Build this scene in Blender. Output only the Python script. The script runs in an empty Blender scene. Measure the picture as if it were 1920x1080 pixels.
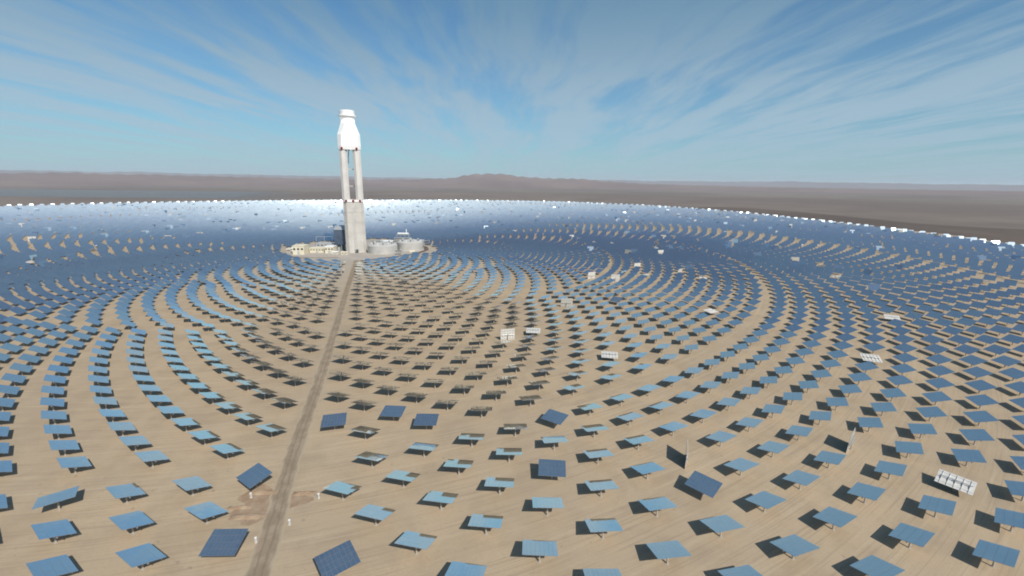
import bpy, math, random
import numpy as np
from mathutils import Vector, Matrix

R = math.radians
random.seed(7)
rng = np.random.default_rng(11)
sc = bpy.context.scene
C = sc.collection

# ------------------------------------------------------------------ camera
CAM_H = 130.5
F_PX = 838.8
PITCH, ROLL = R(13.29), R(0.59)
cam_d = bpy.data.cameras.new('camera')
cam_d.sensor_width = 36.0
cam_d.lens = 36.0 * F_PX / 1920.0
cam_d.clip_start = 1.0
cam_d.clip_end = 120000.0
cam = bpy.data.objects.new('camera', cam_d)
C.objects.link(cam)
fwd = Vector((0, math.cos(PITCH), -math.sin(PITCH)))
right = Vector((1, 0, 0))
up = Vector((0, math.sin(PITCH), math.cos(PITCH)))
r2 = right * math.cos(ROLL) + up * math.sin(ROLL)
u2 = up * math.cos(ROLL) - right * math.sin(ROLL)
m = Matrix((r2, u2, -fwd)).transposed().to_4x4()
m.translation = Vector((0, 0, CAM_H))
cam.matrix_world = m
sc.camera = cam

# ------------------------------------------------------------------ sun, sky, exposure
SUN_AZ, SUN_EL = 147.5, 42.5          # degrees, azimuth clockwise from +Y
SUN = Vector((math.sin(R(SUN_AZ)) * math.cos(R(SUN_EL)), math.cos(R(SUN_AZ)) * math.cos(R(SUN_EL)), math.sin(R(SUN_EL))))
sd = bpy.data.lights.new('sun', 'SUN')
sd.energy = 5.0
sd.angle = R(0.53)
sd.color = (1.0, 0.955, 0.89)
so = bpy.data.objects.new('sun', sd)
C.objects.link(so)
so.rotation_euler = SUN.to_track_quat('Z', 'Y').to_euler()
so.location = (0, 0, 900)

sc.render.engine = 'CYCLES'
sc.cycles.caustics_reflective = False
sc.cycles.caustics_refractive = False
sc.cycles.max_bounces = 6
sc.cycles.diffuse_bounces = 2
sc.cycles.glossy_bounces = 3
sc.cycles.volume_bounces = 0
sc.cycles.sample_clamp_indirect = 4.0
sc.cycles.sample_clamp_direct = 6.0
sc.cycles.filter_width = 1.9
sc.view_settings.view_transform = 'Standard'
sc.view_settings.look = 'None'
sc.view_settings.exposure = 0.0
sc.view_settings.gamma = 1.0


class NT:
    """small helper to write node trees"""
    def __init__(s, tree):
        s.t = tree
        s.n = tree.nodes
        s.l = tree.links

    def node(s, typ, ins=None, **props):
        n = s.n.new(typ)
        for k, v in props.items():
            setattr(n, k, v)
        if ins:
            for k, v in ins.items():
                sock = n.inputs[k]
                if isinstance(v, bpy.types.NodeSocket):
                    s.l.new(v, sock)
                else:
                    sock.default_value = v
        return n

    def math(s, op, a, b=0.0, c=None, clamp=False):
        ins = {0: a, 1: b}
        if c is not None:
            ins[2] = c
        return s.node('ShaderNodeMath', ins, operation=op, use_clamp=clamp).outputs[0]

    def mix(s, fac, a, b, blend='MIX'):
        n = s.node('ShaderNodeMix', data_type='RGBA', blend_type=blend, clamp_factor=True)
        for i, v in ((0, fac), (6, a), (7, b)):
            if isinstance(v, bpy.types.NodeSocket):
                s.l.new(v, n.inputs[i])
            elif i == 0:
                n.inputs[i].default_value = v
            else:
                n.inputs[i].default_value = (*v, 1.0)
        return n.outputs[2]

    def noise(s, vec, scale, detail=5, rough=0.55, dist=0.0):
        return s.node('ShaderNodeTexNoise', {'Vector': vec, 'Scale': scale, 'Detail': detail, 'Roughness': rough, 'Distortion': dist}).outputs[0]

    def ramp(s, v, lo, hi):
        return s.node('ShaderNodeMapRange', {0: v, 1: lo, 2: hi, 3: 0.0, 4: 1.0}, interpolation_type='SMOOTHSTEP').outputs[0]


world = bpy.data.worlds.new('World')
sc.world = world
world.use_nodes = True
W = NT(world.node_tree)
W.n.clear()
sky = W.node('ShaderNodeTexSky', sky_type='NISHITA', sun_disc=False, sun_elevation=R(SUN_EL), sun_rotation=R(SUN_AZ),
             altitude=1500.0, air_density=1.35, dust_density=0.35, ozone_density=3.0).outputs[0]
tc = W.node('ShaderNodeTexCoord').outputs['Generated']
sep = W.node('ShaderNodeSeparateXYZ', {0: tc})
zc = W.math('MAXIMUM', sep.outputs[2], 0.0)
zp = W.math('ADD', zc, 0.045)
px = W.math('DIVIDE', sep.outputs[0], zp)
py = W.math('DIVIDE', sep.outputs[1], zp)
flat = W.node('ShaderNodeCombineXYZ', {0: px, 1: py, 2: 0.0}).outputs[0]
warp = W.node('ShaderNodeTexNoise', {'Vector': flat, 'Scale': 0.30, 'Detail': 3.0}).outputs[1]
warped = W.node('ShaderNodeVectorMath', {0: flat, 1: W.node('ShaderNodeVectorMath', {0: warp, 3: 0.75}, operation='SCALE').outputs[0]}, operation='ADD').outputs[0]
stre = W.node('ShaderNodeMapping', {'Vector': warped, 'Rotation': (0, 0, R(4)), 'Scale': (1.15, 0.16, 1.0), 'Location': (7.3, 2.4, 0)}).outputs[0]
n1 = W.noise(stre, 1.7, 7, 0.55)
n2 = W.noise(stre, 6.0, 5, 0.6)
big = W.noise(W.node('ShaderNodeMapping', {'Vector': flat, 'Scale': (0.5, 0.3, 1), 'Location': (1.0, 5.0, 0)}).outputs[0], 0.7, 2, 0.5)
cl = W.math('ADD', W.math('MULTIPLY', n1, 0.70), W.math('MULTIPLY', n2, 0.24))
cl = W.math('ADD', cl, W.math('MULTIPLY', big, 0.20))
cov = W.ramp(cl, 0.455, 0.635)
lowfade = W.ramp(sep.outputs[2], 0.01, 0.20)
cov = W.math('MULTIPLY', cov, W.math('ADD', W.math('MULTIPLY', lowfade, 0.35), 0.60))
cov = W.math('ADD', W.math('MULTIPLY', cov, 0.92), 0.04)
cov = W.math('MULTIPLY', cov, W.math('SUBTRACT', 1.0, W.math('MULTIPLY', W.ramp(sep.outputs[2], 0.36, 0.62), 0.65)))
skyt = W.mix(1.0, sky, (0.55, 0.92, 1.10), 'MULTIPLY')
hor = W.math('POWER', W.math('SUBTRACT', 1.0, zc, clamp=True), 7.0)
skyt = W.mix(W.math('MULTIPLY', hor, 0.75), skyt, (3.8, 6.0, 7.3))
cloud = W.mix(W.ramp(sep.outputs[2], 0.08, 0.38), (4.7, 6.4, 7.7), (1.75, 3.4, 5.0))
sdot = W.node('ShaderNodeVectorMath', {0: tc, 1: tuple(SUN)}, operation='DOT_PRODUCT').outputs['Value']
sdot = W.math('MAXIMUM', sdot, 0.0)
# thin cirrus scatters the sun forwards: a bright veil round the sun (behind the viewer)
veil = W.math('ADD', W.math('MULTIPLY', W.math('POWER', sdot, 13.0), 6.0), W.math('MULTIPLY', W.math('POWER', sdot, 60.0), 3.6))
col = W.mix(cov, skyt, cloud)
col = W.node('ShaderNodeVectorMath', {0: col, 1: W.node('ShaderNodeVectorMath', {0: (1.10, 1.05, 0.98), 3: veil}, operation='SCALE').outputs[0]}, operation='ADD').outputs[0]
bg = W.node('ShaderNodeBackground', {'Color': col, 'Strength': 0.083})
W.l.new(bg.outputs[0], W.node('ShaderNodeOutputWorld').inputs[0])

# ------------------------------------------------------------------ helpers
def P(px_, py_, h=0.0):
    """ground position (at height h) that a point of the survey picture stands on"""
    x = (px_ - 960) / F_PX
    y = -(py_ - 540) / F_PX
    c, s = math.cos(ROLL), math.sin(ROLL)
    x, y = c * x - s * y, s * x + c * y
    fy = math.cos(PITCH) + y * math.sin(PITCH)
    fz = -math.sin(PITCH) + y * math.cos(PITCH)
    t = -(CAM_H - h) / fz
    return (x * t, fy * t)


def project(X, Y, Z):
    Z = Z - CAM_H
    d = Y * math.cos(PITCH) - Z * math.sin(PITCH)
    u = Y * math.sin(PITCH) + Z * math.cos(PITCH)
    if d <= 1:
        return None
    x, y = X / d, u / d
    c, s = math.cos(-ROLL), math.sin(-ROLL)
    x, y = c * x - s * y, s * x + c * y
    return 960 + F_PX * x, 540 - F_PX * y


class MB:
    def __init__(s):
        s.v, s.f, s.mi = [], [], []

    def add(s, verts, faces, mat=0, M=None):
        o = len(s.v)
        if M is not None:
            verts = [tuple(M @ Vector(p)) for p in verts]
        s.v += [tuple(p) for p in verts]
        s.f += [tuple(i + o for i in f) for f in faces]
        s.mi += [mat] * len(faces)

    def box(s, x0, x1, y0, y1, z0, z1, mat=0, M=None):
        s.add([(x0, y0, z0), (x1, y0, z0), (x1, y1, z0), (x0, y1, z0), (x0, y0, z1), (x1, y0, z1), (x1, y1, z1), (x0, y1, z1)],
              [(0, 3, 2, 1), (4, 5, 6, 7), (0, 1, 5, 4), (1, 2, 6, 5), (2, 3, 7, 6), (3, 0, 4, 7)], mat, M)

    def lathe(s, prof, n=24, mat=0, M=None, cx=0, cy=0, cap=True):
        vs = []
        for r, z in prof:
            for k in range(n):
                a = 2 * math.pi * k / n
                vs.append((cx + r * math.cos(a), cy + r * math.sin(a), z))
        fs = []
        for i in range(len(prof) - 1):
            for k in range(n):
                k2 = (k + 1) % n
                fs.append((i * n + k, i * n + k2, (i + 1) * n + k2, (i + 1) * n + k))
        if cap:
            fs.append(tuple(range(n))[::-1])
            fs.append(tuple((len(prof) - 1) * n + k for k in range(n)))
        s.add(vs, fs, mat, M)

    def loft(s, secs, mat=0):
        """secs: list of (z, [(x,y)...]) with equal counts"""
        n = len(secs[0][1])
        vs = [(x, y, z) for z, pts in secs for x, y in pts]
        fs = []
        for i in range(len(secs) - 1):
            for k in range(n):
                k2 = (k + 1) % n
                fs.append((i * n + k, i * n + k2, (i + 1) * n + k2, (i + 1) * n + k))
        fs.append(tuple(range(n))[::-1])
        fs.append(tuple((len(secs) - 1) * n + k for k in range(n)))
        s.add(vs, fs, mat)

    def tube(s, a, b, r, n=8, mat=0):
        a, b = Vector(a), Vector(b)
        d = b - a
        q = d.to_track_quat('Z', 'Y').to_matrix().to_4x4()
        q.translation = a
        s.lathe([(r, 0), (r, d.length)], n, mat, q)

    def mesh(s, name, mats):
        me = bpy.data.meshes.new(name)
        me.from_pydata(s.v, [], s.f)
        for mt in mats:
            me.materials.append(mt)
        if len(mats) > 1:
            me.polygons.foreach_set('material_index', s.mi)
        me.update()
        return me


def link(name, data, parent=None, loc=None):
    o = bpy.data.objects.new(name, data)
    C.objects.link(o)
    if parent:
        o.parent = parent
    if loc is not None:
        o.location = loc
    return o


def tag(o, label=None, cat=None, group=None, kind=None):
    if label:
        o['label'] = label
    if cat:
        o['category'] = cat
    if group:
        o['group'] = group
    if kind:
        o['kind'] = kind
    return o


def part(name, mb, mats, parent, bevel=0.0):
    o = link(name, mb.mesh(name, mats if isinstance(mats, list) else [mats]), parent)
    if bevel:
        b = o.modifiers.new('bevel', 'BEVEL')
        b.width = bevel
        b.segments = 2
    return o


def thing(name, label, cat, loc=(0, 0, 0), rz=0.0, group=None):
    o = link(name, None)
    o.location = loc
    o.rotation_euler = (0, 0, rz)
    return tag(o, label, cat, group)


def mat(name, base, rough=0.8, metal=0.0, var=0.0, scale=0.2, col2=None, bump=0.0, emit=0.0):
    mt = bpy.data.materials.new(name)
    mt.use_nodes = True
    N = NT(mt.node_tree)
    bs = N.n['Principled BSDF']
    bs.inputs['Roughness'].default_value = rough
    bs.inputs['Metallic'].default_value = metal
    bs.inputs['Base Color'].default_value = (*base, 1)
    if var:
        co = N.node('ShaderNodeTexCoord').outputs['Object']
        nz = N.noise(co, scale, 6, 0.6)
        c2 = col2 or tuple(c * (1 - var) for c in base)
        N.l.new(N.mix(N.ramp(nz, 0.35, 0.68), base, c2), bs.inputs['Base Color'])
        if bump:
            bn = N.node('ShaderNodeBump', {'Strength': bump, 'Height': nz}).outputs[0]
            N.l.new(bn, bs.inputs['Normal'])
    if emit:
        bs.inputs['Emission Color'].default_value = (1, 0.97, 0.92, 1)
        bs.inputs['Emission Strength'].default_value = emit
    return mt


M_conc = mat('concrete', (0.52, 0.49, 0.44), 0.85, 0, 0.16, 0.06, bump=0.1)
M_leg = mat('pale_concrete', (0.60, 0.575, 0.535), 0.8, 0, 0.14, 0.05)
M_white = mat('white_paint_and_spill', (0.80, 0.80, 0.78), 0.5, 0, 0.08, 0.08)  # white paint; on the tower head also stands in for spilt mirror light
M_receiver = mat('receiver_panel', (0.85, 0.85, 0.84), 0.4, 0, 0.04, 0.2, emit=0.35)  # emission stands in for the sunlight the mirrors concentrate here
M_cream = mat('cream_cladding', (0.68, 0.62, 0.47), 0.6, 0, 0.12, 0.1)
M_grey = mat('grey_cladding', (0.46, 0.46, 0.45), 0.55, 0.1, 0.15, 0.08)
M_tank = mat('tank_cladding', (0.47, 0.455, 0.42), 0.65, 0.0, 0.18, 0.06)
M_dark = mat('dark_steel', (0.055, 0.06, 0.07), 0.5, 0.4, 0.3, 0.3)
M_navy = mat('blue_grey_cladding', (0.07, 0.10, 0.15), 0.6, 0.1, 0.35, 0.08)
M_green = mat('green_cladding', (0.10, 0.20, 0.19), 0.6, 0, 0.25, 0.08)
M_steel = mat('galvanised_steel', (0.55, 0.55, 0.54), 0.45, 0.6, 0.2, 0.8)
M_red = mat('red_beacon_housing', (0.55, 0.03, 0.04), 0.5)
M_black = mat('black_opening', (0.012, 0.012, 0.013), 0.8)
M_frame = mat('mirror_frame', (0.60, 0.58, 0.53), 0.6, 0.0, 0.15, 0.6)
M_pylon = mat('pylon_concrete', (0.40, 0.35, 0.29), 0.85, 0, 0.15, 0.7)
M_post = mat('cabinet_white', (0.80, 0.79, 0.75), 0.6, 0, 0.1, 1.0)


M_edge = mat('panel_edge', (0.22, 0.21, 0.20), 0.7)


def mirror_mat():
    mt = bpy.data.materials.new('silvered_glass')
    mt.use_nodes = True
    N = NT(mt.node_tree)
    bs = N.n['Principled BSDF']
    bs.inputs['Metallic'].default_value = 1.0
    bs.inputs['Roughness'].default_value = 0.035
    gi = N.node('ShaderNodeNewGeometry')
    rnd = gi.outputs['Random Per Island']
    nz = N.noise(N.node('ShaderNodeTexCoord').outputs['Object'], 0.35, 3, 0.6)
    f = N.math('ADD', N.math('MULTIPLY', rnd, 0.4), N.math('MULTIPLY', nz, 0.6))
    N.l.new(N.mix(f, (0.73, 0.82, 0.82), (0.80, 0.86, 0.85)), bs.inputs['Base Color'])
    dust = N.node('ShaderNodeBsdfDiffuse', {'Color': (0.50, 0.45, 0.38, 1)})
    mx = N.node('ShaderNodeMixShader', {0: N.math('ADD', 0.03, N.math('MULTIPLY', nz, 0.09)), 1: bs.outputs[0], 2: dust.outputs[0]})
    out = [n for n in N.n if n.type == 'OUTPUT_MATERIAL'][0]
    N.l.new(mx.outputs[0], out.inputs[0])
    return mt


M_mirror = mirror_mat()

# ------------------------------------------------------------------ field layout (metres)
TOWER = Vector((-293.7, 837.0, 0.0))
_t = math.tan(R(SUN_EL))
HUB = 5.8
SH = Vector((-SUN.x, -SUN.y)).normalized() * (HUB / _t)      # where a mirror's shadow falls
AIM = Vector((TOWER.x, TOWER.y, 200.0))
PATH_DEG = 16.4


def polar(r, deg):
    """deg is measured at the tower from the direction towards -Y, positive towards +X"""
    a = R(deg)
    return Vector((TOWER.x + r * math.sin(a) - SH.x, TOWER.y - r * math.cos(a) - SH.y))


rim_tab = [(-180, 2330), (-156, 2300), (-141, 2310), (-130, 2330), (-118, 2350), (-100, 2200), (-80, 1900), (-60, 1500), (-30, 1250), (0, 1150),
           (40, 1180), (70, 1300), (98, 1440), (110, 1530), (124, 1680), (142, 2010), (152, 2190), (165, 2320), (180, 2330)]


def rim(deg):
    d = (deg + 180) % 360 - 180
    for (a0, r0), (a1, r1) in zip(rim_tab, rim_tab[1:]):
        if a0 <= d <= a1:
            return r0 + (r1 - r0) * (d - a0) / (a1 - a0)
    return 1500


rings = []      # (radius, step, phase)
def zone(r0, r1, dr, step, ph, flip=0):
    r, k = r0, flip
    while r <= r1 + 0.1:
        rings.append((r, step, ph + (step / 2 if k % 2 else 0.0) + (random.uniform(0, step) if r > 1030 else 0.0)))
        r += dr
        k += 1


zone(124, 176, 10.4, 11.25, 3.0)
zone(188, 297, 10.8, 7.2, 1.2)
zone(307, 458, 12.55, 4.5, 18.65 - 2.25, 0)
zone(476, 661, 15.38, 360 / 131.5, 17.66, 1)
zone(685.5, 1010, 19.1, 2.025, 17.2)
zone(1035, 1240, 22.0, 360 / 272, 0.3)
zone(1261, 1538, 19.5, 360 / 318, 0.1)
zone(1560, 2420, 26.0, 360 / 410, 0.1)


def in_view(x, y, z, mx=60, my=60):
    q = project(x, y, z)
    return q and -mx < q[0] < 1920 + mx and -my < q[1] < 1080 + my


def path_dist(r, deg):
    return abs(r * math.sin(R(deg - PATH_DEG))) if abs(deg - PATH_DEG) < 60 else 999


def block_clear(x, y):
    """True where the power block keeps the ground free"""
    dx, dy = x - TOWER.x, y - TOWER.y
    return ((dx + 10) / 140) ** 2 + ((dy - 40) / 145) ** 2 < 1 and not (dy < -108)


helio = []
for ri, (r, step, ph) in enumerate(rings):
    n = int(round(360 / step))
    for k in range(n):
        deg = ph + k * 360.0 / n
        d = (deg + 180) % 360 - 180
        if r > rim(d):
            continue
        p = polar(r, d)
        if p.y < 40 or abs(math.degrees(math.atan2(p.x, p.y))) > 60:
            continue
        if path_dist(r, d) < (9.0 if r < 670 else 10.5) and abs(d - PATH_DEG) < 90:
            continue
        if block_clear(p.x, p.y) or (r < 148 and abs(d) > 75):
            continue
        helio.append(dict(r=r, d=d, ring=ri, x=p.x, y=p.y))

# mirrors turned away from the receiver, named by (ring radius, angle): normal azimuth (clockwise from +Y), normal elevation, look
STRAY = [
    (685, 15.18, 215, 79, 'blue'), (724, 15.25, 178, 76, 'deep blue'), (724, 17.2, 140, 79, 'blue grey'),
    (646, 17.66, 165, 79, 'blue'), (646, 20.4, 184, 83, 'blue'), (661, 21.7, 180, 82, 'blue'), (685, 27.3, 214, 82, 'deep blue'),
    (724, 25.15, 185, 81, 'deep blue'), (762, 29.0, 226, 79, 'blue grey'),
    (553, 31.4, -15, 3, 'white back'), (781, 35.9, -45, 4, 'white back'), (743, 29.97, 290, 2, 'edge on'), (819, 36.0, 52, -80, 'white back'),
    (685, 9.4, -38, 84, 'pale'), (491, 61.9, -8, 5, 'white back'), (506, 72.9, -25, 5, 'white back'), (762, 48.1, 20, -76, 'white back'),
    (781, 58.7, 30, -78, 'white back'), (630, 34.7, 10, -82, 'white back'), (553, 34.7, 5, -82, 'white back'),
]
for r, d, az, el, look in STRAY:
    best = min(helio, key=lambda h: (h['r'] - r) ** 2 + (R(h['d'] - d) * r) ** 2)
    best['n'] = (az, el)
    best['look'] = look


def orient(h):
    """returns (normal, right axis) of the mirror"""
    if 'n' in h:
        az, el = R(h['n'][0]), R(h['n'][1])
        nrm = Vector((math.sin(az) * math.cos(el), math.cos(az) * math.cos(el), math.sin(el)))
    else:
        c = Vector((h['x'], h['y'], HUB))
        nrm = ((AIM - c).normalized() + SUN).normalized()
        nrm = (nrm + Vector(rng.normal(0, 0.006, 3))).normalized()
    hor = Vector((nrm.x, nrm.y, 0))
    if hor.length < 0.01:
        hor = Vector((0, -1, 0))
    hor.normalize()
    rgt = Vector((-hor.y, hor.x, 0))
    return nrm, rgt


for h in helio:
    nrm0 = None
    if 'n' not in h and h['r'] > rim(h['d']) - (62 if h['d'] < 0 else 27) and h['y'] > 500:
        # outermost row: tilt made up to throw the sun's glow at the viewer
        q_ = (Vector((-h['x'], -h['y'], 110)).normalized() + SUN).normalized()
        h['n'] = (math.degrees(math.atan2(q_.x, q_.y)) + random.uniform(-3, 3), math.degrees(math.asin(q_.z)) + random.uniform(-3, 3))
    far_ = h['y'] > 420
    if 'n' not in h and h['r'] > 440 and far_ and random.random() < (0.085 if h['y'] > 600 else 0.035):
        u = random.random()
        if u < 0.16:
            h['n'] = (random.uniform(-60, 60), random.uniform(0, 30))
        elif u < 0.40:
            h['n'] = (random.uniform(0, 360), -random.uniform(74, 88))
        else:
            n0, _r = orient(h)
            n0 = (n0 + Vector((random.gauss(0, .3), random.gauss(0, .3), random.gauss(0, .15)))).normalized()
            h['n'] = (math.degrees(math.atan2(n0.x, n0.y)), math.degrees(math.asin(n0.z)))
    nrm, rgt = orient(h)
    h['nrm'], h['rgt'] = nrm, rgt
    h['dist'] = math.sqrt(h['x'] ** 2 + h['y'] ** 2 + (CAM_H - HUB) ** 2)
    h['vis'] = bool(in_view(h['x'], h['y'], HUB, 14, 14))
    view = Vector((-h['x'], -h['y'], CAM_H - HUB)).normalized()
    h['size'] = (0.25 + abs(nrm.dot(view))) / h['dist'] ** 2

WID, LEN = 12.2, 10.0          # mirror size: along its horizontal axis, and up its slope

# ------------------------------------------------------------------ mirror meshes
def panel_mb():
    mb = MB()
    nx, ny, g = 8, 4, 0.04
    mb.add([(-WID / 2, -LEN / 2, -.10), (WID / 2, -LEN / 2, -.10), (WID / 2, LEN / 2, -.10), (-WID / 2, LEN / 2, -.10),
            (-WID / 2, -LEN / 2, -.03), (WID / 2, -LEN / 2, -.03), (WID / 2, LEN / 2, -.03), (-WID / 2, LEN / 2, -.03)],
           [(4, 5, 6, 7), (0, 1, 5, 4), (1, 2, 6, 5), (2, 3, 7, 6), (3, 0, 4, 7)], 2)
    mb.add([(-WID / 2, -LEN / 2, -.10), (-WID / 2, LEN / 2, -.10), (WID / 2, LEN / 2, -.10), (WID / 2, -LEN / 2, -.10)], [(0, 1, 2, 3)], 1)
    for i in range(nx):
        for j in range(ny):
            x0 = -WID / 2 + WID * i / nx + g / 2
            x1 = -WID / 2 + WID * (i + 1) / nx - g / 2
            y0 = -LEN / 2 + LEN * j / ny + g / 2
            y1 = -LEN / 2 + LEN * (j + 1) / ny - g / 2
            cx, cy = (x0 + x1) / 2, (y0 + y1) / 2
            tx, ty = random.gauss(0, .0022), random.gauss(0, .0022)
            zz = lambda x, y: (x - cx) * tx + (y - cy) * ty
            mb.add([(x0, y0, zz(x0, y0)), (x1, y0, zz(x1, y0)), (x1, y1, zz(x1, y1)), (x0, y1, zz(x0, y1))], [(0, 1, 2, 3)], 0)
    return mb


def frame_mb():
    mb = MB()
    for x in (-4.6, -2.3, 0, 2.3, 4.6):
        mb.box(x - 0.07, x + 0.07, -LEN / 2 + 0.3, LEN / 2 - 0.3, -0.36, -0.102)
        mb.box(x - 0.05, x + 0.05, -1.6, 1.6, -0.62, -0.362)
    for y in (-3.6, 3.6):
        mb.box(-WID / 2 + 0.2, WID / 2 - 0.2, y - 0.06, y + 0.06, -0.46, -0.364)
    return mb


def tube_mb():
    mb = MB()
    mb.tube((-5.4, 0, -0.86), (5.4, 0, -0.86), 0.23, 10)
    return mb


def pylon_mb():
    mb = MB()
    mb.lathe([(0.75, -0.3), (0.75, 0.08), (0.34, 0.1), (0.28, 4.0), (0.40, 4.02), (0.40, 4.2)], 14)
    return mb


def drive_mb():
    mb = MB()
    mb.lathe([(0.42, 4.202), (0.42, 4.65), (0.34, 4.95)], 14)
    mb.box(-0.32, 0.32, -0.42, 0.42, 4.7, 5.15)
    return mb


ME_panel = panel_mb().mesh('mirror_panel', [M_mirror, M_frame, M_edge])
ME_frame = frame_mb().mesh('support_frame', [M_frame])
ME_tube = tube_mb().mesh('torque_tube', [M_steel])
ME_pylon = pylon_mb().mesh('pylon', [M_pylon])
ME_drive = drive_mb().mesh('drive_head', [M_steel])


def make_heliostat():
    root = link('heliostat', None)
    a = link('pylon', ME_pylon, root)
    b = link('drive_head', ME_drive, root)
    c = link('mirror_panel', ME_panel, root)
    link('support_frame', ME_frame, c)
    link('torque_tube', ME_tube, c)
    return root


def copy_tree(o, parent=None):
    c = o.copy()
    C.objects.link(c)
    c.parent = parent
    for ch in o.children:
        copy_tree(ch, c)
    return c


ORD = ['first', 'second', 'third', 'fourth', 'fifth', 'sixth', 'seventh', 'eighth', 'ninth', 'tenth', 'eleventh', 'twelfth', 'thirteenth',
       'fourteenth', 'fifteenth', 'sixteenth', 'seventeenth', 'eighteenth', 'nineteenth', 'twentieth']
def ordw(n):
    return ORD[n - 1] if n <= 20 else ('twenty-' + ORD[n - 21] if n < 30 else str(n) + 'th')


vis = [h for h in helio if h['vis']]
vis.sort(key=lambda h: -h['size'])
near = vis[:300]
for h in near:
    h['solo'] = True
# arcs are counted on each side of the dirt track, from the bottom corner of the view inwards
side_rings = {}
for h in vis:
    s_ = 'right' if h['d'] > PATH_DEG else 'left'
    side_rings.setdefault(s_, {}).setdefault(h['ring'], []).append(h)
for s_, dd in side_rings.items():
    for num, ringi in enumerate(sorted(dd, reverse=True), 1):
        lst = sorted(dd[ringi], key=lambda h: h['d'], reverse=(s_ == 'left'))
        for k, h in enumerate(lst, 1):
            h['arc'], h['pos'], h['side'] = num, k, s_
# number only arcs that carry separate mirrors, from the outermost of them
for s_ in ('left', 'right'):
    solo_arcs = sorted({h['arc'] for h in near if h['side'] == s_})
    ren = {a: i + 1 for i, a in enumerate(range(solo_arcs[0], solo_arcs[-1] + 1))}
    for h in near:
        if h['side'] == s_:
            h['arcn'] = ren[h['arc']]

LOOK = {
    'blue': 'blue mirror tilted towards the viewer', 'deep blue': 'deep blue mirror tilted towards the viewer',
    'blue grey': 'blue grey mirror tilted towards the viewer', 'pale blue': 'pale blue mirror lying nearly flat',
    'white back': 'heliostat showing its white back', 'edge on': 'upright mirror seen edge on', 'pale': 'whitish mirror lying nearly flat',
}
proto = make_heliostat()
for i, h in enumerate(near):
    o = proto if i == 0 else copy_tree(proto)
    o.location = (h['x'], h['y'], 0)
    nrm, rgt = h['nrm'], h['rgt']
    upv = nrm.cross(rgt)
    pm = Matrix((rgt, upv, nrm)).transposed().to_4x4()
    az = math.atan2(rgt.y, rgt.x)
    for ch in o.children:
        if ch.name.startswith('mirror_panel'):
            pm.translation = Vector((0, 0, 4.95)) + nrm * 0.86
            ch.matrix_local = pm
        elif ch.name.startswith('drive_head'):
            ch.rotation_euler = (0, 0, az)
    end = 'left' if h['side'] == 'right' else 'right'
    if 'look' in h:
        kind = LOOK[h['look']]
    elif 'n' in h:
        kind = 'oddly tilted mirror'
    elif h['r'] < 670 and h['side'] == 'right':
        kind = 'grey mirror over dark shadow'
    elif h['r'] < 600:
        kind = 'grey blue mirror'
    elif h['x'] > 170:
        kind = 'strong blue mirror'
    else:
        kind = 'light blue mirror'
    tag(o, f"{kind}, {ordw(h['pos'])} from {end} in {ordw(h['arcn'])} arc from bottom {h['side']}", 'heliostat', 'heliostats nearest the viewer')

# ------------------------------------------------------------------ the rest of the field, one object
def field_mesh(hs, name):
    n = len(hs)
    box_v = np.array([(-.5, -.5, -.1), (.5, -.5, -.1), (.5, .5, -.1), (-.5, .5, -.1), (-.5, -.5, 0), (.5, -.5, 0), (.5, .5, 0), (-.5, .5, 0)])
    fr_v = box_v.copy()
    faces_box = [(4, 5, 6, 7), (0, 3, 2, 1), (0, 1, 5, 4), (1, 2, 6, 5), (2, 3, 7, 6), (3, 0, 4, 7)]
    V, F, MI = [], [], []
    S = np.array([WID, LEN, 1.0])
    ST = np.array([10.6, 0.45, 4.5])
    post = np.array([(.3 * math.cos(a), .3 * math.sin(a), z) for z in (0, 4.7) for a in (0.0, 2.0944, 4.18879)])
    o = 0
    for h in hs:
        M = np.array([h['rgt'], h['nrm'].cross(h['rgt']), h['nrm']])
        c = np.array([h['x'], h['y'], 4.95]) + np.array(h['nrm']) * 0.86
        v = (box_v * S) @ M + c
        V.append(v)
        for k, f in enumerate(faces_box):
            F.append(tuple(o + j for j in f))
            MI.append(0 if k == 0 else (1 if k == 1 else 3))
        o += 8
        if h['dist'] < 1100:
            v = ((box_v + np.array([0, 0, -0.14])) * ST) @ M + c
            V.append(v)
            for k, f in enumerate(faces_box):
                F.append(tuple(o + j for j in f))
                MI.append(1)
            o += 8
        V.append(post + np.array([h['x'], h['y'], 0]))
        F += [(o, o + 1, o + 4, o + 3), (o + 1, o + 2, o + 5, o + 4), (o + 2, o, o + 3, o + 5)]
        MI += [2, 2, 2]
        o += 6
    me = bpy.data.meshes.new(name)
    me.from_pydata(np.concatenate(V).tolist(), [], F)
    for mt in (M_mirror, M_frame, M_pylon, M_edge):
        me.materials.append(mt)
    me.polygons.foreach_set('material_index', MI)
    me.update()
    return me


rest = [h for h in helio if not h.get('solo')]
o = link('heliostat_field', field_mesh(rest, 'heliostat_field'))
tag(o, 'thousands of distant heliostat mirrors ringing the tower out to the white rim', 'heliostat field', kind='stuff')
print('heliostats', len(helio), 'visible', len(vis), 'near', len(near), 'arcs', {s: max(h['arcn'] for h in near if h['side'] == s) for s in ('left', 'right')})

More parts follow.
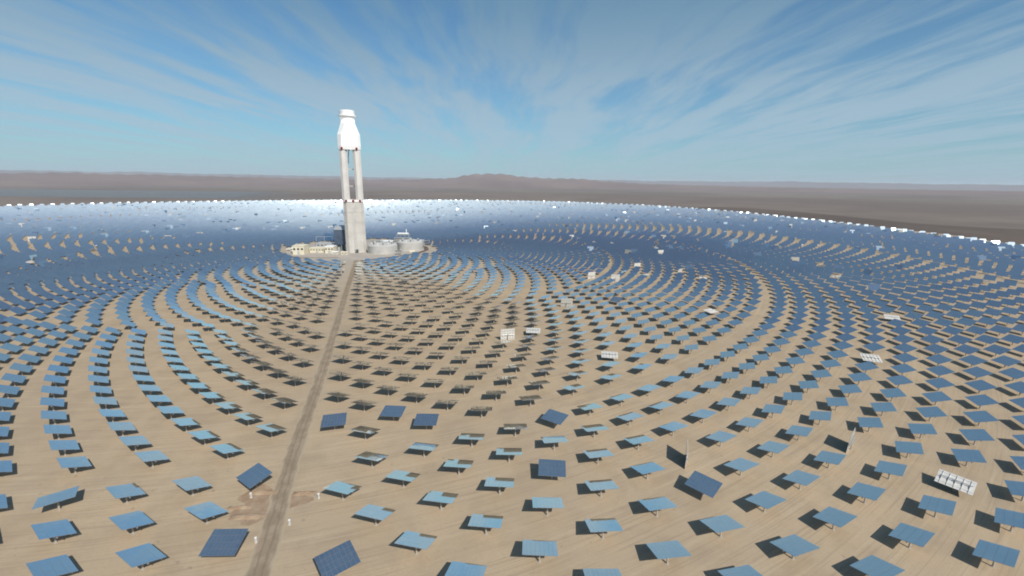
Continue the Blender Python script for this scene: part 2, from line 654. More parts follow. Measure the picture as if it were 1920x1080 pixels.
# ------------------------------------------------------------------ ground
def ground_mat():
    mt = bpy.data.materials.new('field_sand')
    mt.use_nodes = True
    N = NT(mt.node_tree)
    bs = N.n['Principled BSDF']
    bs.inputs['Roughness'].default_value = 0.95
    bs.inputs['Specular IOR Level'].default_value = 0.15
    co = N.node('ShaderNodeTexCoord').outputs['Object']
    rel = N.node('ShaderNodeVectorMath', {0: co, 1: (TOWER.x - SH.x, TOWER.y - SH.y, 0)}, operation='SUBTRACT').outputs[0]
    sp = N.node('ShaderNodeSeparateXYZ', {0: rel})
    rad = N.math('SQRT', N.math('ADD', N.math('MULTIPLY', sp.outputs[0], sp.outputs[0]), N.math('MULTIPLY', sp.outputs[1], sp.outputs[1])))
    ang = N.math('ARCTAN2', sp.outputs[0], sp.outputs[1])
    # stretched streaks that follow the rings: grader and wheel marks
    pol = N.node('ShaderNodeCombineXYZ', {0: N.math('MULTIPLY', rad, 0.35), 1: N.math('MULTIPLY', ang, 9.0), 2: 0.0}).outputs[0]
    tr = N.noise(pol, 1.0, 4, 0.55, 0.3)
    tr2 = N.noise(N.node('ShaderNodeCombineXYZ', {0: N.math('MULTIPLY', rad, 1.6), 1: N.math('MULTIPLY', ang, 14.0), 2: 3.0}).outputs[0], 1.0, 2, 0.5)
    big = N.noise(co, 0.008, 4, 0.6)
    mid = N.noise(co, 0.045, 6, 0.62, 0.4)
    fine = N.noise(co, 0.9, 4, 0.7)
    base = N.mix(N.ramp(big, 0.35, 0.65), (0.410, 0.316, 0.208), (0.372, 0.290, 0.198))
    base = N.mix(N.math('MULTIPLY', N.ramp(mid, 0.40, 0.72), 0.55), base, (0.295, 0.230, 0.155))
    base = N.mix(N.math('MULTIPLY', N.ramp(tr, 0.50, 0.72), 0.45), base, (0.455, 0.365, 0.250))
    base = N.mix(N.math('MULTIPLY', N.ramp(tr2, 0.55, 0.64), 0.42), base, (0.255, 0.195, 0.135))
    # paired wheel ruts that keep a constant distance from the rings
    rut = N.math('ABSOLUTE', N.math('SUBTRACT', N.math('FRACT', N.math('DIVIDE', N.math('ADD', rad, N.math('MULTIPLY', big, 9.0)), 9.55)), 0.5))
    rmask = N.math('MULTIPLY', N.math('GREATER_THAN', 0.075, N.math('ABSOLUTE', N.math('SUBTRACT', rut, 0.11))), N.ramp(mid, 0.42, 0.60))
    base = N.mix(N.math('MULTIPLY', rmask, 0.16), base, (0.25, 0.19, 0.13))
    base = N.mix(N.math('MULTIPLY', N.ramp(fine, 0.45, 0.75), 0.30), base, (0.25, 0.195, 0.14))
    scrub = N.noise(co, 0.35, 2, 0.5)
    base = N.mix(N.math('MULTIPLY', N.ramp(scrub, 0.70, 0.76), 0.5), base, (0.20, 0.155, 0.11))
    base = N.mix(N.math('MULTIPLY', N.ramp(rad, 420.0, 120.0), 0.6), base, (0.355, 0.325, 0.275))  # greyer towards the tower: haze and mirror glare painted into the sand
    N.l.new(base, bs.inputs['Base Color'])
    bn = N.node('ShaderNodeBump', {'Strength': 0.35, 'Distance': 0.4, 'Height': N.math('ADD', mid, N.math('MULTIPLY', fine, 0.25))}).outputs[0]
    N.l.new(bn, bs.inputs['Normal'])
    return mt


def desert_mat(name, c1, c2, c3, s1=0.0004, s2=0.004):
    mt = bpy.data.materials.new(name)
    mt.use_nodes = True
    N = NT(mt.node_tree)
    bs = N.n['Principled BSDF']
    bs.inputs['Roughness'].default_value = 1.0
    bs.inputs['Specular IOR Level'].default_value = 0.1
    co = N.node('ShaderNodeTexCoord').outputs['Object']
    a = N.noise(co, s1, 6, 0.6, 0.5)
    b_ = N.noise(co, s2, 5, 0.6)
    base = N.mix(N.ramp(a, 0.38, 0.62), c1, c2)
    base = N.mix(N.math('MULTIPLY', N.ramp(b_, 0.45, 0.7), 0.5), base, c3)
    N.l.new(base, bs.inputs['Base Color'])
    return mt


M_sand = ground_mat()
M_desert = desert_mat('desert_gravel', (0.150, 0.118, 0.098), (0.205, 0.165, 0.135), (0.12, 0.096, 0.080))
M_darkgravel = desert_mat('dark_gravel', (0.10, 0.075, 0.060), (0.125, 0.095, 0.075), (0.09, 0.07, 0.055), 0.002, 0.01)
M_rimroad = desert_mat('rim_road_sand', (0.40, 0.315, 0.235), (0.37, 0.29, 0.22), (0.33, 0.26, 0.195), 0.002, 0.01)
M_hill = desert_mat('hill_rock', (0.175, 0.122, 0.105), (0.225, 0.160, 0.135), (0.13, 0.092, 0.082), 0.0005, 0.002)
M_hill2 = desert_mat('far_hill_rock', (0.18, 0.15, 0.15), (0.21, 0.175, 0.17), (0.16, 0.135, 0.135), 0.0003, 0.001)
M_track = mat('packed_dirt', (0.33, 0.255, 0.185), 0.95, 0, 0.35, 0.05, (0.24, 0.18, 0.13), bump=0.3)
M_dug = mat('disturbed_soil', (0.255, 0.170, 0.105), 0.95, 0, 0.4, 0.22, (0.335, 0.250, 0.165), bump=0.6)
M_pad = mat('plant_pad_ground', (0.40, 0.35, 0.29), 0.9, 0, 0.25, 0.03, (0.33, 0.29, 0.245))
M_pv = mat('dark_glass_rows', (0.14, 0.145, 0.145), 0.6, 0.0, 0.2, 0.01)

G = MB()
n = 96
vs = [(0, 3000, -0.3)]
for rr in (3500, 9000, 20000, 38000):
    for k in range(n):
        a = 2 * math.pi * k / n
        vs.append((rr * math.cos(a), 3000 + rr * math.sin(a), -0.3))
fs = [(0, 1 + k, 1 + (k + 1) % n) for k in range(n)]
for j in range(3):
    for k in range(n):
        k2 = (k + 1) % n
        fs.append((1 + j * n + k, 1 + (j + 1) * n + k, 1 + (j + 1) * n + k2, 1 + j * n + k2))
G.add(vs, fs)
g = part('ground', G, M_desert, None)
tag(g, kind='structure')


def sheet(name, pts, z, material, edge_drop=0.0):
    mb = MB()
    mb.add([(x, y, z) for x, y in pts], [tuple(range(len(pts)))])
    o = part(name, mb, material, None)
    return tag(o, kind='structure')


# the levelled field, a slightly raised pad with a sloping edge
mb = MB()
N_ = 240
inner, outer = [], []
for k in range(N_):
    d = -180 + 360.0 * k / N_
    rr = rim(d) + 22
    p = polar(rr, d)
    p2 = polar(rr + 2, d)
    inner.append((p.x, p.y, 0.0))
    outer.append((p2.x, p2.y, -0.5))
c0 = polar(0, 0)
mb.add([(c0.x, c0.y, 0.0)] + inner + outer,
       [(0, 1 + k, 1 + (k + 1) % N_) for k in range(N_)] +
       [(1 + k, 1 + N_ + k, 1 + N_ + (k + 1) % N_, 1 + (k + 1) % N_) for k in range(N_)])
tag(part('field_ground', mb, M_sand, None), kind='structure')
# a service road round the rim
mb = MB()
vs, fs = [], []
for k in range(N_):
    d = -180 + 360.0 * k / N_
    w_ = 34 + 14 * math.sin(k * 0.7) if d > 40 else 16
    for rr in (rim(d) + 25, rim(d) + 25 + w_):
        p = polar(rr, d)
        vs.append((p.x, p.y, -0.15))
for k in range(N_):
    k2 = (k + 1) % N_
    fs.append((2 * k, 2 * k + 1, 2 * k2 + 1, 2 * k2))
mb.add(vs, fs)
tag(part('rim_road', mb, M_rimroad, None), kind='structure')
# dark gravel plain beyond the right-hand rim
up_ = [P(1290, 389), P(1345, 388), P(1420, 391), P(1500, 397), P(1570, 404), P(1640, 411), P(1710, 418), P(1780, 423), P(1850, 427), P(1925, 430), P(2100, 440)]
lo_ = [(p.x, p.y) for p in (polar(rim(d) + 66, d) for d in (84, 92, 98, 106, 114, 122, 130, 138, 146))]
sheet('gravel_plain', up_ + lo_, -0.2, M_darkgravel)

# dirt track from the plant to the viewer
ctr = [(-284, 818), (-240, 665), (-214, 573), (-181, 458), (-158, 380), (-137, 307), (-123, 257), (-114.5, 225), (-107.5, 199), (-101, 177), (-96, 161), (-91.3, 146), (-87.5, 133), (-82, 113), (-74, 85), (-60, 40)]
def ribbon(name, pts, w0, z, material, jitter=0.4, step=8.0):
    """a strip of ground with its position across the strip kept as an attribute"""
    dense = []
    for (xa, ya), (xb, yb) in zip(pts, pts[1:]):
        L = math.hypot(xb - xa, yb - ya)
        k = max(1, int(L / step))
        for i in range(k):
            dense.append((xa + (xb - xa) * i / k, ya + (yb - ya) * i / k))
    dense.append(pts[-1])
    vs, fs, ac = [], [], []
    for i, (x, y) in enumerate(dense):
        xa, ya = dense[max(0, i - 1)]
        xb, yb = dense[min(len(dense) - 1, i + 1)]
        L = math.hypot(xb - xa, yb - ya)
        nx, ny = -(yb - ya) / L, (xb - xa) / L
        wl, wr = w0 / 2 + random.uniform(-jitter, jitter), w0 / 2 + random.uniform(-jitter, jitter)
        vs += [(x + nx * wl, y + ny * wl, z), (x, y, z), (x - nx * wr, y - ny * wr, z)]
        ac += [-1.0, 0.0, 1.0]
        if i:
            b0 = 3 * i
            fs += [(b0 - 3, b0 - 2, b0 + 1, b0), (b0 - 2, b0 - 1, b0 + 2, b0 + 1)]
    mb = MB()
    mb.add(vs, fs)
    o = part(name, mb, material, None)
    at = o.data.attributes.new('across', 'FLOAT', 'POINT')
    at.data.foreach_set('value', ac)
    return tag(o, kind='structure')


def track_mat():
    mt = bpy.data.materials.new('rutted_dirt')
    mt.use_nodes = True
    N = NT(mt.node_tree)
    bs = N.n['Principled BSDF']
    bs.inputs['Roughness'].default_value = 0.95
    bs.inputs['Specular IOR Level'].default_value = 0.15
    co = N.node('ShaderNodeTexCoord').outputs['Object']
    ac = N.node('ShaderNodeAttribute', attribute_name='across').outputs['Fac']
    n_ = N.noise(co, 0.10, 6, 0.65)
    nl = N.noise(N.node('ShaderNodeMapping', {'Vector': co, 'Scale': (1, 0.25, 1)}).outputs[0], 0.5, 5, 0.6)
    acw = N.math('ABSOLUTE', N.math('ADD', ac, N.math('MULTIPLY', N.math('SUBTRACT', nl, 0.5), 0.6)))
    base = N.mix(N.ramp(n_, 0.38, 0.64), (0.235, 0.182, 0.125), (0.305, 0.240, 0.168))
    wheel = N.math('ABSOLUTE', N.math('SUBTRACT', acw, 0.30))
    base = N.mix(N.math('MULTIPLY', N.ramp(wheel, 0.14, 0.02), 0.6), base, (0.185, 0.140, 0.098))
    base = N.mix(N.ramp(acw, 0.62, 0.98), base, (0.365, 0.298, 0.207))
    N.l.new(base, bs.inputs['Base Color'])
    N.l.new(N.node('ShaderNodeBump', {'Strength': 0.4, 'Distance': 0.3, 'Height': nl}).outputs[0], bs.inputs['Normal'])
    return mt


M_rut = track_mat()
ribbon('dirt_track', ctr, 8.4, 0.012, M_rut, 0.6, 4.0)
# churned soil where cables were buried beside the track
pts = []
for k in range(40):
    a = 2 * math.pi * k / 40
    rr = 1 + 0.28 * math.sin(3 * a + 1) + 0.16 * math.sin(7 * a) + random.uniform(-.06, .06)
    pts.append((-101 + 13.5 * rr * math.cos(a), 160 + 9.5 * rr * math.sin(a)))
sheet('disturbed_soil', pts, 0.008, M_dug)
for cx, cy, wx, wy in ((-104, 152, 7, 1.6), (-106, 166, 6.5, 1.3), (-88, 166, 5, 1.4), (-110, 157, 5, 1.0)):
    mb = MB()
    vs, fs = [], []
    nx_, ny_ = 14, 6
    for i in range(nx_ + 1):
        for j in range(ny_ + 1):
            u, v = i / nx_ * 2 - 1, j / ny_ * 2 - 1
            hgt = max(0.0, (1 - u * u) * (1 - v * v)) * random.uniform(0.6, 1.1)
            vs.append((cx + u * wx, cy + v * wy + 0.35 * u, 0.0 + hgt * 0.9))
    for i in range(nx_):
        for j in range(ny_):
            a = i * (ny_ + 1) + j
            fs.append((a, a + ny_ + 1, a + ny_ + 2, a + 1))
    mb.add(vs, fs)
    tag(part('soil_heap', mb, M_dug, None), kind='structure')

# plant pad
pts = []
for k in range(60):
    a = 2 * math.pi * k / 60
    pts.append((TOWER.x - 8 + (133 + 8 * math.sin(5 * a)) * math.cos(a), TOWER.y + 25 + (122 if math.sin(a) < 0 else 150) * math.sin(a)))
sheet('plant_pad', pts, 0.015, M_pad)

# ------------------------------------------------------------------ hills on the horizon
def ridge(name, az0, az1, dist, depth, prof, material, z0=-0.3, n=220, rough=1.0, seed=1):
    rg = random.Random(seed)
    ph = [(rg.uniform(0, 6.28), rg.uniform(0.6, 1.4)) for _ in range(8)]
    mb = MB()
    vs, fs = [], []
    m_ = 14
    for i in range(n + 1):
        az = az0 + (az1 - az0) * i / n
        hgt = np.interp(az, [p[0] for p in prof], [p[1] for p in prof])
        wob = sum(math.sin(az * (0.7 * 1.75 ** k) * q + p_) / (1.5 ** k) for k, (p_, q) in enumerate(ph))
        for j in range(m_ + 1):
            t = j / m_
            dd = dist + depth * t
            s_ = math.sin(math.pi * min(1, t * 1.1) * 0.5) ** 1.3 if t < 0.9 else math.cos((t - 0.9) * 8)
            rough_ = 1 + 0.22 * rough * math.sin(az * 3.1 + t * 9 + ph[0][0]) * math.sin(az * 7.3 + t * 4) + 0.05 * wob * rough
            zz = max(z0, z0 + hgt * max(s_, 0) * rough_) if 0 < j < m_ else z0 - 1
            vs.append((dd * math.sin(R(az)), dd * math.cos(R(az)), zz))
    for i in range(n):
        for j in range(m_):
            a = i * (m_ + 1) + j
            fs.append((a, a + 1, a + m_ + 2, a + m_ + 1))
    mb.add(vs, fs)
    o = part(name, mb, material, None)
    o.data.polygons.foreach_set('use_smooth', [True] * len(o.data.polygons))
    return tag(o, kind='structure')


def hpx(px_, dy, dist):
    """azimuth and height of a skyline point dy picture rows above eye level at a distance"""
    x = (px_ - 960) / F_PX
    return math.degrees(math.atan2(x, math.cos(PITCH) + 0.24 * math.sin(PITCH))), CAM_H + dy / F_PX * dist * 0.97

near_r = [hpx(a, b, 15000) for a, b in ((-150, 2), (0, 4), (120, 6), (300, 5), (450, 4), (560, 3), (700, 2), (780, 3), (850, 7), (885, 13), (915, 15), (945, 14), (975, 10), (1020, 7), (1060, 8), (1090, 7), (1130, 3), (1200, 0), (1290, -2), (1400, -3), (1600, -4), (2100, -5))]
ridge('hills', -62, 62, 10500, 5000, near_r, M_hill, seed=3, rough=0.6)
far_r = [hpx(a, b, 30000) for a, b in ((-150, 6), (0, 8), (200, 9), (420, 8), (640, 7), (800, 6), (1000, 6), (1100, 6), (1250, 5), (1420, 5), (1480, 6), (1540, 5), (1700, 4), (1920, 3), (2100, 3))]
ridge('far_hills', -62, 62, 24000, 6500, far_r, M_hill2, seed=8, rough=0.35)

# ------------------------------------------------------------------ photovoltaic rows beyond the left rim
mb = MB()
for k in range(70):
    y0 = 3150 + k * 26
    xl, xr = -1.12 * y0 - 300 + random.uniform(-200, 200), -0.44 * y0 - 200 - 500 * abs(math.sin(k * 0.31)) + random.uniform(-120, 120)
    if k % 9 == 8:
        continue
    mb.add([(xl, y0, 0.6), (xr, y0, 0.6), (xr, y0 + 12, 3.4), (xl, y0 + 12, 3.4), (xl, y0 + 12, 3.2), (xr, y0 + 12, 3.2), (xr, y0, 0.4), (xl, y0, 0.4)],
           [(0, 1, 2, 3), (3, 2, 5, 4), (4, 5, 6, 7), (7, 6, 1, 0)])
tag(part('photovoltaic_rows', mb, M_pv, None), 'dark band of solar panel rows beyond the far left rim', 'solar farm', kind='stuff')

# ------------------------------------------------------------------ the tower
TH = math.atan2(TOWER.x, TOWER.y)           # the broad face looks at the viewer
tw = thing('solar_tower', 'tall pale concrete tower with slotted shaft and glowing white receiver head', 'tower', (TOWER.x, TOWER.y, 0), -TH)
tw.scale = (0.90, 0.90, 1.0)


def rect(w, d, ch=0.0, y=0.0, x=0.0):
    a, b_ = w / 2, d / 2
    if ch <= 0:
        return [(x - a, y - b_), (x + a, y - b_), (x + a, y + b_), (x - a, y + b_)]
    return [(x - a + ch, y - b_), (x + a - ch, y - b_), (x + a, y - b_ + ch), (x + a, y + b_ - ch), (x + a - ch, y + b_), (x - a + ch, y + b_), (x - a, y + b_ - ch), (x - a, y - b_ + ch)]


mb = MB()
mb.loft([(-1, rect(40, 32, 6)), (93, rect(39, 31, 6))])
shaft = part('shaft', mb, M_conc, tw)
mb = MB()
for z in (18.6, 37.2, 55.8, 74.4):
    mb.loft([(z, rect(39.95, 31.95, 6)), (z + 0.35, rect(39.95, 31.95, 6))])
part('joint_band', mb, mat('joint_grey', (0.42, 0.40, 0.37), 0.9), shaft)  # bands in a darker grey than the shaft
mb = MB()
mb.box(-2.6, -1.2, -16.6, -15.9, 2, 86)
mb.box(1.2, 1.45, -16.5, -16.0, 2, 86)
part('lift_guide', mb, M_steel, shaft)
mb = MB()
mb.box(-3.5, 3.5, -16.35, -15.7, 0.0, 6.5)
part('door', mb, M_dark, shaft)
mb = MB()
mb.loft([(93.004, rect(41, 33, 6)), (96.6, rect(41, 33, 6))])
part('white_collar', mb, M_white, tw)
for s_ in (-1, 1):
    mb = MB()
    mb.loft([(96.604, rect(14.4, 31, 4, 0, s_ * 13.0)), (184, rect(14.2, 30, 4, 0, s_ * 12.7))])
    part('upper_leg', mb, M_leg, tw)
mb = MB()
mb.loft([(184.004, rect(41, 33, 5)), (190, rect(42.5, 35, 6)), (209, rect(42, 35, 7)), (214, rect(38, 33, 8)), (228, rect(27.5, 27.5, 8)), (229, rect(26.5, 26.5, 8))])
part('head_skirt', mb, M_white, tw)  # white colour stands in for mirror light spilling onto the concrete
mb = MB()
mb.lathe([(12.6, 229.004), (12.9, 230), (12.9, 238.5), (12.6, 239)], 24)
rc = part('receiver', mb, M_receiver, tw)
mb = MB()
for k in range(24):
    a = 2 * math.pi * (k + .5) / 24
    mb.tube((12.95 * math.cos(a), 12.95 * math.sin(a), 230), (12.95 * math.cos(a), 12.95 * math.sin(a), 238.4), 0.28, 6)
part('receiver_tube', mb, M_receiver, rc)
tag(bpy.data.objects[rc.name].children[0], kind=None)
mb = MB()
mb.lathe([(13.0, 239.004), (17.2, 240.2), (17.2, 241.6), (14.3, 242.8), (14.0, 249.3), (12.6, 250.4)], 24)
cap_ = part('cap', mb, M_white, tw)
mb = MB()
for k in range(12):
    a = 2 * math.pi * k / 12
    mb.tube((13.2 * math.cos(a), 13.2 * math.sin(a), 250.2), (13.2 * math.cos(a), 13.2 * math.sin(a), 251.6), 0.12, 5)
part('cap_railing', mb, M_white, cap_)
mb = MB()
mb.tube((-1.6, -14, 188), (-1.8, -15, 183), 1.5, 8)
mb.tube((-1.8, -15, 183), (-3.2, -14.5, 172), 0.75, 8)
mb.tube((-3.2, -14.5, 172), (-3.6, -14, 160), 0.55, 8)
part('hoist_pipe', mb, M_black, tw)
mb = MB()
mb.loft([(120, rect(12.6, 4, 0, 6)), (121.5, rect(12.6, 4, 0, 6))])
mb.loft([(150, rect(12.6, 4, 0, 6)), (151.5, rect(12.6, 4, 0, 6))])
part('link_beam', mb, M_conc, tw)
for bx_, bz_, yy in ((-13.5, 95.0, -16.6), (0.0, 95.0, -16.6), (13.0, 95.0, -16.6), (-14.5, 185.8, -17.2), (13.0, 185.8, -17.2)):
    q = Matrix.Rotation(math.pi / 2, 4, 'X')
    q.translation = Vector((bx_, yy, bz_))
    mb = MB()
    mb.lathe([(2.3, -0.3), (2.3, 0.5), (1.9, 0.7)], 20, 0, q)
    bc = part('beacon', mb, M_red, tw)
    q2 = q.copy()
    mb = MB()
    mb.lathe([(1.75, 0.71), (1.75, 0.95)], 16, 0, q2)
    part('lens', mb, M_black, bc)

# ------------------------------------------------------------------ power block
def tank(cx, cy, r_, hgt, label):
    t = thing('storage_tank', label, 'tank', (cx, cy, 0), 0, 'molten salt tanks right of the tower')
    mb = MB()
    mb.lathe([(r_ + .8, 0), (r_ + .8, 0.8), (r_, 0.9), (r_, hgt * .33), (r_ + .12, hgt * .33 + .1), (r_ + .12, hgt * .33 + .5), (r_, hgt * .33 + .6), (r_, hgt * .66), (r_ + .12, hgt * .66 + .1), (r_ + .12, hgt * .66 + .5), (r_, hgt * .66 + .6), (r_, hgt)], 48)
    part('shell', mb, M_tank, t)
    mb = MB()
    prof = [(r_ + .25, hgt + .01)] + [(r_ * math.cos(R(a)), hgt + .5 + 5.0 * math.sin(R(a))) for a in (0, 18, 36, 54, 72, 84)]
    mb.lathe(prof, 48)
    rf = part('roof', mb, M_tank, t)
    for k in range(13):
        a = 2 * math.pi * k / 13 + .2
        mb = MB()
        mb.lathe([(0.8, hgt + 3.2), (0.8, hgt + 5.4), (1.2, hgt + 5.5), (1.2, hgt + 6.2)], 8, 0, None, r_ * .72 * math.cos(a), r_ * .72 * math.sin(a))
        part('vent', mb, M_white if k % 2 else M_dark, rf)
    mb = MB()
    for k in range(24):
        a = 2 * math.pi * k / 24
        x, y = (r_ + .1) * math.cos(a), (r_ + .1) * math.sin(a)
        mb.tube((x, y, hgt + .1), (x, y, hgt + 1.5), .1, 5)
        a2 = 2 * math.pi * (k + 1) / 24
        mb.tube((x, y, hgt + 1.45), ((r_ + .1) * math.cos(a2), (r_ + .1) * math.sin(a2), hgt + 1.45), .09, 5)
    part('railing', mb, M_steel, t)
    mb = MB()
    mb.tube((0, 0, hgt + 5), (0, 0, hgt + 9), 1.1, 8)
    mb.tube((0, 0, hgt + 8.6), (-r_ - 5, 3, hgt + 8.6), .8, 8)
    mb.tube((-r_ - 5, 3, hgt + 8.6), (-r_ - 5, 3, 0), .8, 8)
    part('salt_pipe', mb, M_steel, t)


tank(TOWER.x + 50, TOWER.y - 2, 27, 13, 'nearer grey domed salt tank, the one next to the tower')
tank(TOWER.x + 92, TOWER.y + 38, 25, 14, 'grey domed salt tank with crowded roof vents, farthest right')


def building(name, label, cx, cy, w, d, h, mw, mr, rz=0.0, bays=4, roofbox=2, cat='building', group=None, door=True):
    t = thing(name, label, cat, (cx, cy, 0), rz, group)
    mb = MB()
    mb.box(-w / 2, w / 2, -d / 2, d / 2, 0, h)
    wall = part('wall', mb, mw, t)
    mb = MB()
    mb.loft([(h + .004, rect(w + 1.0, d + 1.0)), (h + .7, rect(w + 1.0, d + 1.0)), (h + 1.6, rect(w * .96, 0.6))])
    rf = part('roof', mb, mr, t)
    for k in range(roofbox):
        x = -w * .3 + w * .6 * k / max(1, roofbox - 1)
        mb = MB()
        mb.box(x - 1.6, x + 1.6, -1.4, 1.4, h + .7, h + 3.4)
        part('roof_vent', mb, M_steel, rf)
    for k in range(bays):
        x = -w / 2 + w * (k + .5) / bays
        mb = MB()
        mb.box(x - w / bays * .28, x + w / bays * .28, -d / 2 - .08, -d / 2 + .2, h * .55, h * .78)
        part('window', mb, M_dark, t)
    if door:
        mb = MB()
        mb.box(-2.2, 2.2, -d / 2 - .1, -d / 2 + .2, 0.02, h * .42)
        part('door', mb, M_grey, t)
    return t


X, Y = TOWER.x, TOWER.y
building('turbine_hall', 'large cream building at the left end of the plant, tallest of the cream ones', X - 92, Y - 28, 20, 26, 15, M_cream, M_cream, 0.1, 3)
building('workshop', 'long low cream building between the two taller cream ones', X - 68, Y - 8, 26, 18, 8, M_cream, M_cream, 0.0, 5, 1)
building('control_building', 'cream building with pale roof just left of the condenser block', X - 43, Y - 14, 16, 18, 12, M_cream, M_white, 0.05, 3)
building('electrical_room', 'small cream hut between the control building and the tower foot', X - 28, Y - 30, 9, 8, 4, M_cream, M_white, 0, 2, 0)
building('gate_hut', 'tiny cream hut standing in front of the tower foot', X - 10, Y - 34, 11, 7, 4.2, M_cream, M_cream, 0, 2, 0)
building('store', 'low tan shed at the far left edge of the plant', X - 116, Y - 6, 22, 14, 5, M_pad, M_cream, 0.15, 3, 1)
building('pump_house', 'grey shed behind the cream buildings with dark windows', X - 78, Y + 48, 30, 16, 9, M_grey, M_grey, 0.0, 4, 2)
building('water_plant', 'green clad hall left of the dark condenser', X - 38, Y + 22, 11, 18, 20, M_green, M_green, 0, 2, 1)
building('switch_house', 'low grey building behind the right tank', X + 84, Y + 112, 40, 16, 8, M_grey, M_white, 0, 6, 3)
building('heater_building', 'grey building between tower and left tank with white roof', X + 40, Y + 62, 24, 18, 13, M_grey, M_white, 0, 3, 2)

t = thing('air_cooled_condenser', 'tall dark blue condenser block against the left side of the tower', 'condenser', (X - 32, Y + 26, 0))
mb = MB()
for a in (-8, 0, 8):
    for b_ in (-16, 0, 16):
        mb.box(a - .6, a + .6, b_ - .6, b_ + .6, 0, 12)
part('leg', mb, M_steel, t)
mb = MB()
mb.box(-12, 12, -18, 18, 12.004, 40)
part('wind_wall', mb, M_navy, t)
for k in range(3):
    mb = MB()
    mb.loft([(40.004, rect(22, 10.5, 0, -12 + 12 * k)), (46, rect(22, 1.0, 0, -12 + 12 * k))])
    part('tube_bundle', mb, M_steel, t)
mb = MB()
mb.tube((10.0, -18, 42), (10.0, 18, 42), 1.5, 10)
part('steam_duct', mb, M_white, t)

t = thing('steam_generator', 'grey frame of exchangers and pipes behind the gap between the tanks', 'steam generator', (X + 72, Y + 70, 0))
mb = MB()
for a in (-12, -4, 4, 12):
    for b_ in (-6, 6):
        mb.box(a - .4, a + .4, b_ - .4, b_ + .4, 0, 26)
for z in (8, 16, 25):
    mb.box(-12.8, 12.8, -6.8, 6.8, z, z + .5)
part('steel_frame', mb, M_steel, t)
for k, z in enumerate((10.3, 18.3, 27.3)):
    mb = MB()
    mb.tube((-11, -2 + k, z), (11, -2 + k, z), 1.7, 12)
    part('vessel', mb, M_white if k != 1 else M_grey, t)
mb = MB()
mb.tube((6, 3, 26), (6, 3, 36), .8, 8)
part('stack', mb, M_white, t)

t = thing('pipe_rack', 'long steel rack of pipes running behind the right tanks', 'pipe rack', (X + 64, Y + 88, 0), 0.25)
mb = MB()
for k in range(9):
    for b_ in (-2, 2):
        mb.box(-56 + 14 * k - .3, -56 + 14 * k + .3, b_ - .3, b_ + .3, 0, 9)
mb.box(-57, 57, -2.6, -2.1, 9, 9.5)
mb.box(-57, 57, 2.1, 2.6, 9, 9.5)
part('steel_frame', mb, M_steel, t)
for k in range(3):
    mb = MB()
    mb.tube((-57, -1.4 + 1.4 * k, 9.9), (57, -1.4 + 1.4 * k, 9.9), .45, 8)
    part('pipe', mb, M_white if k == 1 else M_dark, t)

for dx, dy, rz, mt_, lb in ((-126, 20, 0.2, M_white, 'white container at the far left end of the plant yard'),
                            (-112, 34, -0.3, M_cream, 'cream container behind the left end of the cream buildings'),
                            (-96, 62, 0.1, M_dark, 'dark container behind the tall cream hall at the left'),
                            (-60, 84, 0.35, M_white, 'white container behind the dark windowed grey shed'),
                            (20, 96, -0.15, M_white, 'white container in the yard just right of the tower'),
                            (44, 108, 0.25, M_grey, 'grey container behind the heater building right of the tower'),
                            (98, 98, -0.4, M_white, 'white container near the bend of the dark yard road'),
                            (104, 2, 0.3, M_cream, 'cream container at the front foot of the farther salt tank')):
    t = thing('site_container', lb, 'container', (X + dx, Y + dy, 0), rz, 'containers scattered about the plant yard')
    mb = MB()
    mb.box(-5, 5, -1.8, 1.8, 0.2, 3.6)
    part('body', mb, mt_, t)
    mb = MB()
    mb.box(-5.04, -4.98, -1.5, 1.5, 0.4, 3.3)
    part('door', mb, M_grey, t)
    mb = MB()
    for k in range(9):
        mb.box(-4.5 + k * 1.1, -4.2 + k * 1.1, -1.86, -1.802, 0.3, 3.4)
    part('wall_rib', mb, mt_, t)

def process_skid(dx, dy, rz, lb, n, mt_):
    t = thing('process_skid', lb, 'process skid', (X + dx, Y + dy, 0), rz, 'process skids in the plant yard')
    mb = MB()
    for a_ in (-5, 0, 5):
        for b_ in (-2, 2):
            mb.box(a_ - .2, a_ + .2, b_ - .2, b_ + .2, 0, 6.5)
    mb.box(-5.4, 5.4, -2.4, 2.4, 3.0, 3.3)
    mb.box(-5.4, 5.4, -2.4, 2.4, 6.5, 6.75)
    part('steel_frame', mb, M_steel, t)
    for k in range(n):
        mb = MB()
        x_ = -4 + 8 * k / max(1, n - 1)
        mb.lathe([(1.2, 3.31), (1.3, 3.6), (1.3, 8.6), (.8, 9.4), (.25, 9.7), (.25, 11 + k % 2)], 12, 0, None, x_, 0)
        part('vessel', mb, mt_, t)
    mb = MB()
    mb.tube((-5.4, -1.2, 7.2), (5.4, -1.2, 7.2), .35, 8)
    part('pipe', mb, M_dark, t)


for a_ in ((-108, -20, .2, 'pale vessels on a frame in front of the long cream workshop end', 3, M_white),
           (-58, 20, -.1, 'steel frame of white vessels behind the long low workshop', 4, M_white),
           (-18, 62, .3, 'grey vessels on a frame directly behind the tower foot', 3, M_grey),
           (22, 40, 0, 'vessel frame squeezed between tower and nearer salt tank', 3, M_steel),
           (70, 34, .5, 'vessel frame in the gap between the two salt tanks', 4, M_white),
           (108, 66, -.3, 'vessel frame behind the farther salt tank', 3, M_steel),
           (86, -28, .1, 'small vessel frame in front of the gap between the tanks', 2, M_grey)):
    process_skid(*a_)

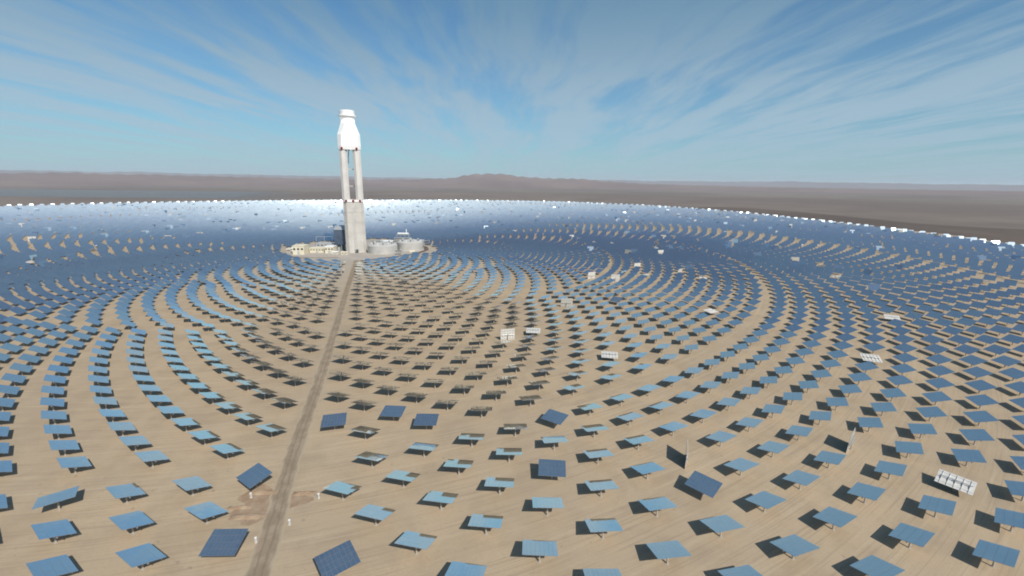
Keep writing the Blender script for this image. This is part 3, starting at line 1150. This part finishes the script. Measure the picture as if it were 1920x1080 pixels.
t = thing('transformer_yard', 'dark transformers with tall gantry at the back left of the plant', 'transformer yard', (X - 88, Y + 88, 0), .15)
mb = MB()
for x_ in (-24, -8, 8, 24):
    mb.box(x_ - .4, x_ + .4, -.4, .4, 0, 18)
mb.box(-24.4, 24.4, -.3, .3, 17, 17.7)
part('gantry', mb, M_steel, t)
for k in range(3):
    mb = MB()
    mb.box(-20 + 16 * k, -12 + 16 * k, -9, -4, 0, 5.5)
    tr_ = part('transformer', mb, M_dark, t)
    mb = MB()
    for j in range(3):
        mb.tube((-18 + 16 * k + 2 * j, -6.5, 5.5), (-18 + 16 * k + 2 * j, -6.5, 8.2), .25, 6)
    part('bushing', mb, M_white, tr_)

# a curved haul road on the right of the plant
ribbon('plant_road', [(X + 40, Y - 100), (X + 88, Y - 50), (X + 116, Y - 14), (X + 126, Y + 30), (X + 116, Y + 74), (X + 88, Y + 112)], 9, 0.03, M_darkgravel, 0.3)
ribbon('plant_road', [(X - 10, Y - 66), (X - 60, Y - 74), (X - 112, Y - 52), (X - 136, Y - 14)], 8, 0.03, M_rut, 0.3)

# ------------------------------------------------------------------ white cable cabinets beside the track
for (cx, cy), lb in (((-109, 163), 'white cable cabinet on the brown churned soil, leftmost of the four'),
                     ((-93.5, 139), 'white cable cabinet left of the track beside a deep blue mirror'),
                     ((-85.5, 148), 'white cable cabinet just right of the track above a blue grey mirror'),
                     ((-80.5, 163), 'white cable cabinet farthest right, beyond the track on pale sand')):
    t = thing('cable_cabinet', lb, 'cabinet', (cx, cy, 0), 0.3, 'white cabinets beside the dirt track')
    mb = MB()
    mb.box(-.4, .4, -.34, .34, 0, .2)
    part('plinth', mb, M_conc, t)
    mb = MB()
    mb.box(-.32, .32, -.28, .28, .204, 2.2)
    bd = part('body', mb, M_post, t, 0.03)
    mb = MB()
    mb.box(-.26, .26, -.32, -.283, .35, 2.05)
    part('door', mb, M_grey, bd)
    mb = MB()
    mb.box(-.38, .38, -.36, .36, 2.204, 2.3)
    part('roof', mb, M_post, t, 0.02)

# ------------------------------------------------------------------ haze
mb = MB()
mb.box(-42000, 42000, -36000, 42000, -3.0, 460)
hz = part('haze', mb, [], None)
tag(hz, 'thin blue haze over the desert plain', 'haze', kind='stuff')
hm = bpy.data.materials.new('haze_air')
hm.use_nodes = True
N = NT(hm.node_tree)
N.n.clear()
pv_ = N.node('ShaderNodeVolumePrincipled', {'Color': (0.88, 0.94, 1.0, 1), 'Density': 2.9e-5, 'Anisotropy': 0.0})
N.l.new(pv_.outputs[0], N.node('ShaderNodeOutputMaterial').inputs['Volume'])
hz.data.materials.append(hm)
